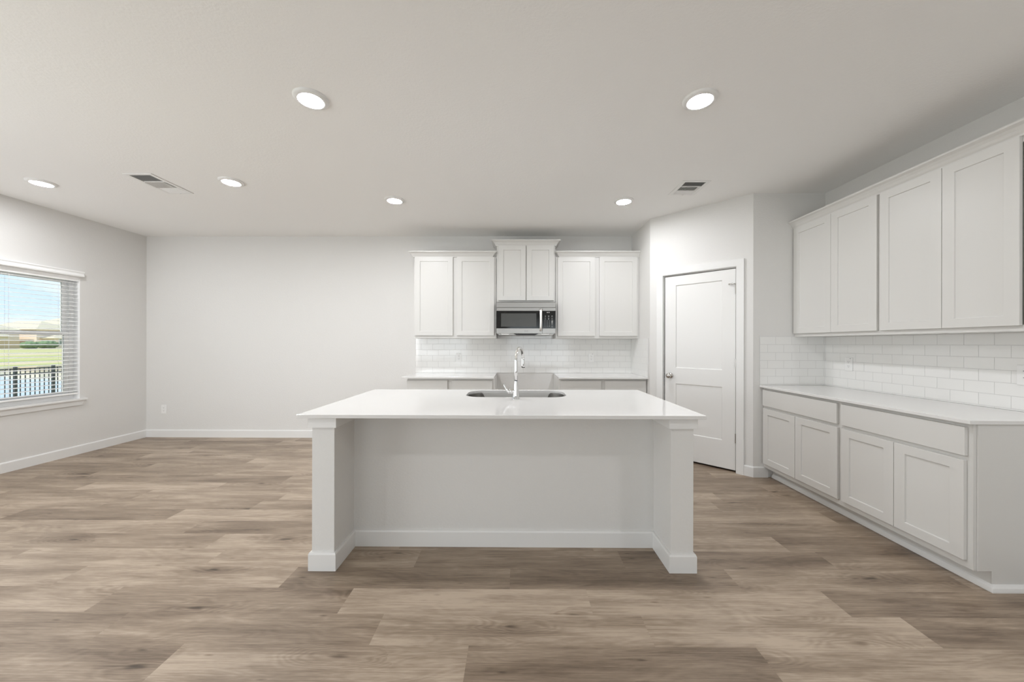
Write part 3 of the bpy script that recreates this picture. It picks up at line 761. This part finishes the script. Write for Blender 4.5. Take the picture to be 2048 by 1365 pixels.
# undermount sink
sk = empty('undermount_sink', (0, (SY0+SY1)/2, .893), label='stainless undermount sink set in the island countertop', cat='sink')
bm = B(); loops = []
for (e, z, r) in ((.022, .8925, .15), (.002, .8925, .13), (.000, .885, .13), (-.006, .72, .125), (-.03, .695, .10), (-.18, .69, .02)):
    loops.append([bm.verts.new((*p, z)) for p in rrect(SX0-e, SX1+e, SY0-e, SY1+e, r)])
for a, b in zip(loops, loops[1:]):
    for i in range(len(a)): bm.faces.new((a[i], a[(i+1) % len(a)], b[(i+1) % len(a)], b[i]))
bm.faces.new(loops[-1])
so = obj('basin', bm, SINKST, sk, world=True, smooth=True)
md = so.modifiers.new('thickness', 'SOLIDIFY'); md.thickness = .0015; md.offset = -1
bm = B(); mt = Matrix.Translation((.005, (SY0+SY1)/2, .6915)); lathe(bm, [(0, .001), (.035, .001), (.045, .004), (.055, .003), (.056, 0)], mt, 32); obj('drain', bm, CHROME, sk, world=True, smooth=True)
# faucet
fc = empty('kitchen_faucet', (.004, 2.668, .914), label='chrome pull-down gooseneck faucet with side lever, standing on the island', cat='faucet')
fx, fy = .002, 2.668
bm = B(); lathe(bm, [(0, 0), (.029, 0), (.029, .003), (.026, .010), (.0235, .03), (.020, .07), (.0155, .11), (.0132, .131), (.0132, .133)], Matrix.Translation((fx, fy, .9142)), 40)
obj('body', bm, CHROME, fc, world=True, smooth=True)
bm = B(); pts = [(fx, fy, 1.045), (fx, fy, 1.12), (fx, fy, 1.195)]
ex, ey = .056, .205; R_ = .5
for i in range(1, 19):
    a = PI*i/18*.93
    h_ = (1-math.cos(a))/2
    pts.append((fx+ex*h_*1.0, fy+ey*h_, 1.195+.093*math.sin(a)))
pts.append((pts[-1][0]+.001, pts[-1][1]+.003, 1.205))
tube(bm, pts, .0122, 24); obj('gooseneck', bm, CHROME, fc, world=True, smooth=True)
hp = Vector(pts[-1])
bm = B(); tube(bm, [hp+Vector((0, 0, .004)), hp+Vector((.0005, .001, -.002)), hp+Vector((.001, .003, -.030)), hp+Vector((.002, .005, -.055)), hp+Vector((.003, .007, -.072)), hp+Vector((.003, .007, -.0735))], [.0135, .0140, .0150, .0165, .0172, .0150], 28)
obj('spray_head', bm, CHROME, fc, world=True, smooth=True)
bm = B(); cyl(bm, (fx, fy, .974), (fx-.043, fy, .974), .0195, .0195, 32); cyl(bm, (fx-.0435, fy, .974), (fx-.046, fy, .974), .017, .017, 28)
hub = obj('valve_hub', bm, CHROME, fc, world=True, smooth=False, bevel=.0015)
for p in hub.data.polygons: p.use_smooth = True
bm = B(); cyl(bm, (fx-.0465, fy, .974), (fx-.060, fy, .970), .0185, .0150, 28)
tube(bm, [(fx-.050, fy, .966), (fx-.064, fy-.002, .978), (fx-.076, fy-.004, .996), (fx-.085, fy-.006, 1.012), (fx-.089, fy-.006, 1.030)], [.010, .0085, .0065, .005, .004], 18)
obj('lever_handle', bm, CHROME, fc, world=True, smooth=True)

# ------------------------------------------------------------------ ceiling lights
def lamp(x, y, lab, group):
    r = empty('ceiling_light', (x, y, HC), label=lab, cat='ceiling light', group=group)
    bm = B(); lathe(bm, [(.100, 0), (.099, -.006), (.093, -.013), (.083, -.017), (.074, -.018), (.071, -.0165)], n=64)
    obj('trim_ring', bm, TRIM, r, smooth=True)
    bm = B(); lathe(bm, [(.0712, -.0163), (.05, -.0175), (0, -.018)], n=48)
    obj('lens', bm, LENS, r, smooth=True, label='glowing white round lens')
    return r
G = 'round recessed ceiling lights'
LP = [(-1.256, 2.215, 'lit round ceiling light in front left, above the left end of the island'),
      (1.126, 2.232, 'lit round ceiling light in front right, above the right end of the island'),
      (-4.43, 3.36, 'lit round ceiling light nearest the left wall window'),
      (-2.636, 3.345, 'lit round ceiling light between the long left air vent and the island'),
      (-1.266, 3.78, 'lit round ceiling light above the left back counter'),
      (1.128, 3.81, 'lit round ceiling light just left of the small air vent')]
for x, y, l in LP: lamp(x, y, l, G)
for x, y in ((-2.7, .12), (2.6, .12)):
    lamp(x, y, 'round ceiling light of the living area behind the camera', 'ceiling lights behind the camera')

# ------------------------------------------------------------------ ceiling vents
def vent(x0, x1, y0, y1, lab, sec, dark):
    r = empty('ceiling_vent', ((x0+x1)/2, (y0+y1)/2, HC), label=lab, cat='air vent')
    w, l = x1-x0, y1-y0; fw = .034
    bm = B(); X0, X1_, Y0_, Y1_ = -w/2, w/2, -l/2, l/2
    z0, z1 = -.007, -.0005
    ins = [X0+fw, X1_-fw, Y0_+.026, Y1_-.026]
    def fr(a, b, c, d): box(bm, a, b, c, d, z0, z1)
    fr(X0, X1_, Y0_, ins[2]); fr(X0, X1_, ins[3], Y1_); fr(X0, ins[0], ins[2], ins[3]); fr(ins[1], X1_, ins[2], ins[3])
    obj('frame', bm, VENTM, r, bevel=.0015)
    bm = B(); box(bm, ins[0], ins[1], ins[2], ins[3], -.0012, -.0006); obj('backing', bm, VBACK if dark else VBACK2, r)  # flat sheet, its colour stands in for shade inside the duct
    a = ins[2]; L = ins[3]-ins[2]; c1 = a+L*sec[0]; c2 = a+L*sec[1]; bw = .011
    for cc in (c1, c2):
        bm = B(); box(bm, ins[0], ins[1], cc-bw/2, cc+bw/2, -.0065, -.0013); obj('divider', bm, VENTM, r)
    def louver(bm, p, q, along, tilt):   # thin tilted blade
        t = .0008; d = .010
        dy, dz = d*math.cos(tilt), d*math.sin(tilt)
        if along == 'x':
            pts = [(p[0], p[1], -.0015), (q[0], p[1], -.0015), (q[0], p[1]+dy, -.0015-dz), (p[0], p[1]+dy, -.0015-dz)]
        else:
            pts = [(p[0], p[1], -.0015), (p[0], q[1], -.0015), (p[0]+dy, q[1], -.0015-dz), (p[0]+dy, p[1], -.0015-dz)]
        v = [bm.verts.new(s) for s in pts]; v2 = [bm.verts.new((s[0]+(t if along != 'x' else 0), s[1]+(t if along == 'x' else 0), s[2])) for s in pts]
        bm.faces.new(v); bm.faces.new(v2[::-1])
        for i in range(4): bm.faces.new((v[i], v[(i+1) % 4], v2[(i+1) % 4], v2[i]))
    bm = B()
    y = a+.003
    while y < c1-bw/2-.008: louver(bm, (ins[0], y), (ins[1], y), 'x', PI-.55); y += .0095
    x = ins[0]+.002
    while x < ins[1]-.004: louver(bm, (x, c1+bw/2), (x, c2-bw/2), 'y', 2.0 if x < ins[1]-.03 else 1.0); x += .012
    y = c2+bw/2+.006
    while y < ins[3]: louver(bm, (ins[0], y), (ins[1], y), 'x', .55); y += .0095
    obj('louvers', bm, VENTM, r)
    bm = B(); box(bm, -.002, .012, Y1_-.022, Y1_-.010, -.013, -.007); obj('damper_lever', bm, VENTM, r)
vent(1.532, 1.791, 3.341, 3.660, 'small square white air vent near the pantry corner ceiling', (.36, .70), 1)
vent(-3.478, -3.222, 3.182, 3.612, 'long white air vent in the ceiling between two lights on the left', (.36, .70), 0)

# ------------------------------------------------------------------ outside, seen through the left window
bm = B()      # lawn: near bank falls to the pond, far bank rises to the houses
prof = [(-5.6, -.35), (-12, -.55), (-17, -.70), (-19, -.95), (-41, -.95), (-42.5, -.72), (-52, -.35), (-75, -.20), (-112, -.10), (-122, 0), (-260, 0)]
ys = [-30, 0, 30, 60, 90, 120, 150, 260]
grid = [[bm.verts.new((x, y, z)) for y in ys] for x, z in prof]
for a, b in zip(grid, grid[1:]):
    for i in range(len(ys)-1): bm.faces.new((a[i], a[i+1], b[i+1], b[i]))
tag(obj('lawn', bm, LAWN), 'patchy green and tan grass beyond the window around the pond', 'grass', kind='stuff')
bm = B(); box(bm, -42.3, -17.3, -20, 200, -.80, -.74)
tag(obj('pond', bm, WATER), 'still pond mirroring the sky behind the black metal fence', 'pond')
fe = empty('metal_fence', (-15.0, 12.0, -.62), label='black metal picket fence in front of the pond outside the window', cat='fence')
fy0, fy1, ft = 7.2, 14.6, .575
for zz in (ft-.04, ft-.20, -.45):
    bm = B(); box(bm, -15.018, -14.982, fy0, fy1, zz-.017, zz+.017); obj('rail', bm, FENCEM, fe, world=True)
y = fy0; k = 0
while y < fy1:
    bm = B()
    if k % 8 == 0: box(bm, -15.03, -14.97, y-.03, y+.03, -.70, ft+.03); obj('post', bm, FENCEM, fe, world=True)
    else: box(bm, -15.008, -14.992, y-.009, y+.009, -.55, ft-.02); obj('picket', bm, FENCEM, fe, world=True)
    y += .112; k += 1
def hip(bm, x0, x1, y0, y1, z0, z1, ov=.5):
    x0 -= ov; x1 += ov; y0 -= ov; y1 += ov
    dx = min((x1-x0), (y1-y0))/2
    if (y1-y0) >= (x1-x0): ra, rb = ((x0+x1)/2, y0+dx), ((x0+x1)/2, y1-dx)
    else: ra, rb = (x0+dx, (y0+y1)/2), (x1-dx, (y0+y1)/2)
    c = [bm.verts.new((x, y, z0)) for x, y in ((x0, y0), (x1, y0), (x1, y1), (x0, y1))]
    a = bm.verts.new((*ra, z1)); b = bm.verts.new((*rb, z1))
    if (y1-y0) >= (x1-x0): fs = ((c[0], c[1], a), (c[1], c[2], b, a), (c[2], c[3], b), (c[3], c[0], a, b))
    else: fs = ((c[3], c[0], a), (c[0], c[1], b, a), (c[1], c[2], b), (c[2], c[3], a, b))
    for f in fs: bm.faces.new(f)
    bm.faces.new(c[::-1])
def house(loc, vols, wins, lab):
    r = empty('house', loc, label=lab, cat='house')
    bm = B()
    for (x0, x1, y0, y1, h, rz) in vols: box(bm, x0, x1, y0, y1, loc[2]+.01, h)
    obj('walls', bm, BRICK, r, world=True)
    for (x0, x1, y0, y1, h, rz) in vols:
        bm = B(); hip(bm, x0, x1, y0, y1, h, rz); obj('roof', bm, ROOF, r, world=True)
    for (x, y, w, z0, z1) in wins:
        bm = B(); box(bm, x, x+.08, y-w/2-.15, y+w/2+.15, z0-.15, z1+.15); wf = obj('window', bm, HTRIM, r, world=True)
        bm = B(); box(bm, x+.06, x+.10, y-w/2, y+w/2, z0, z1); bm.transform(XF[r].inverted()); obj('pane', bm, HGLASS, wf)
house((-131, 88, 0), [(-146, -133, 76, 96.4, 4.6, 8.6), (-133, -128, 84, 91, 2.9, 5.0)], [(-133, 93.5, 1.6, .9, 2.6), (-128, 87.5, 2.0, .8, 2.3), (-128, 90, .9, .0, 2.1)],
      'tan-roofed brick house across the pond, left in the window')
house((-131, 108, 0), [(-147, -131, 98.4, 107.5, 5.0, 7.6), (-150, -132, 104.5, 121, 5.2, 9.3), (-131, -127.5, 99.5, 104.5, 2.6, 3.6)],
      [(-131, 106.2, 1.1, 3.2, 4.5), (-127.5, 101.2, 1.2, .8, 2.3), (-127.5, 103.4, 1.0, .8, 2.3), (-132, 110.5, 3.0, .6, 2.6)],
      'tan-roofed brick house across the pond, right in the window')
bm = B(); box(bm, -118.2, -118, 70, 85.6, 0, 2.1); tag(obj('wooden_fence', bm, WOOD), 'tan wooden privacy fence in front of the left house', 'fence')
for i, (x, y, s, lab) in enumerate(((-119, 88.2, 1.3, 'low round bush beside the wooden fence end across the pond'), (-121, 93.0, 1.5, 'wide round bush in the middle, between the two houses across the pond'))):
    bm = B(); bmesh.ops.create_icosphere(bm, subdivisions=4, radius=1.0)
    for v in bm.verts:
        n = .12*math.sin(v.co.x*9+i)*math.cos(v.co.y*11)+.10*math.sin(v.co.z*13+2*i)*math.cos(v.co.x*17)
        v.co *= 1+n; v.co.x *= s; v.co.y *= s*1.3; v.co.z *= s*.7
    bm.transform(Matrix.Translation((x, y, s*.6)))
    tag(obj('bush', bm, BUSH, smooth=True), lab, 'bush')
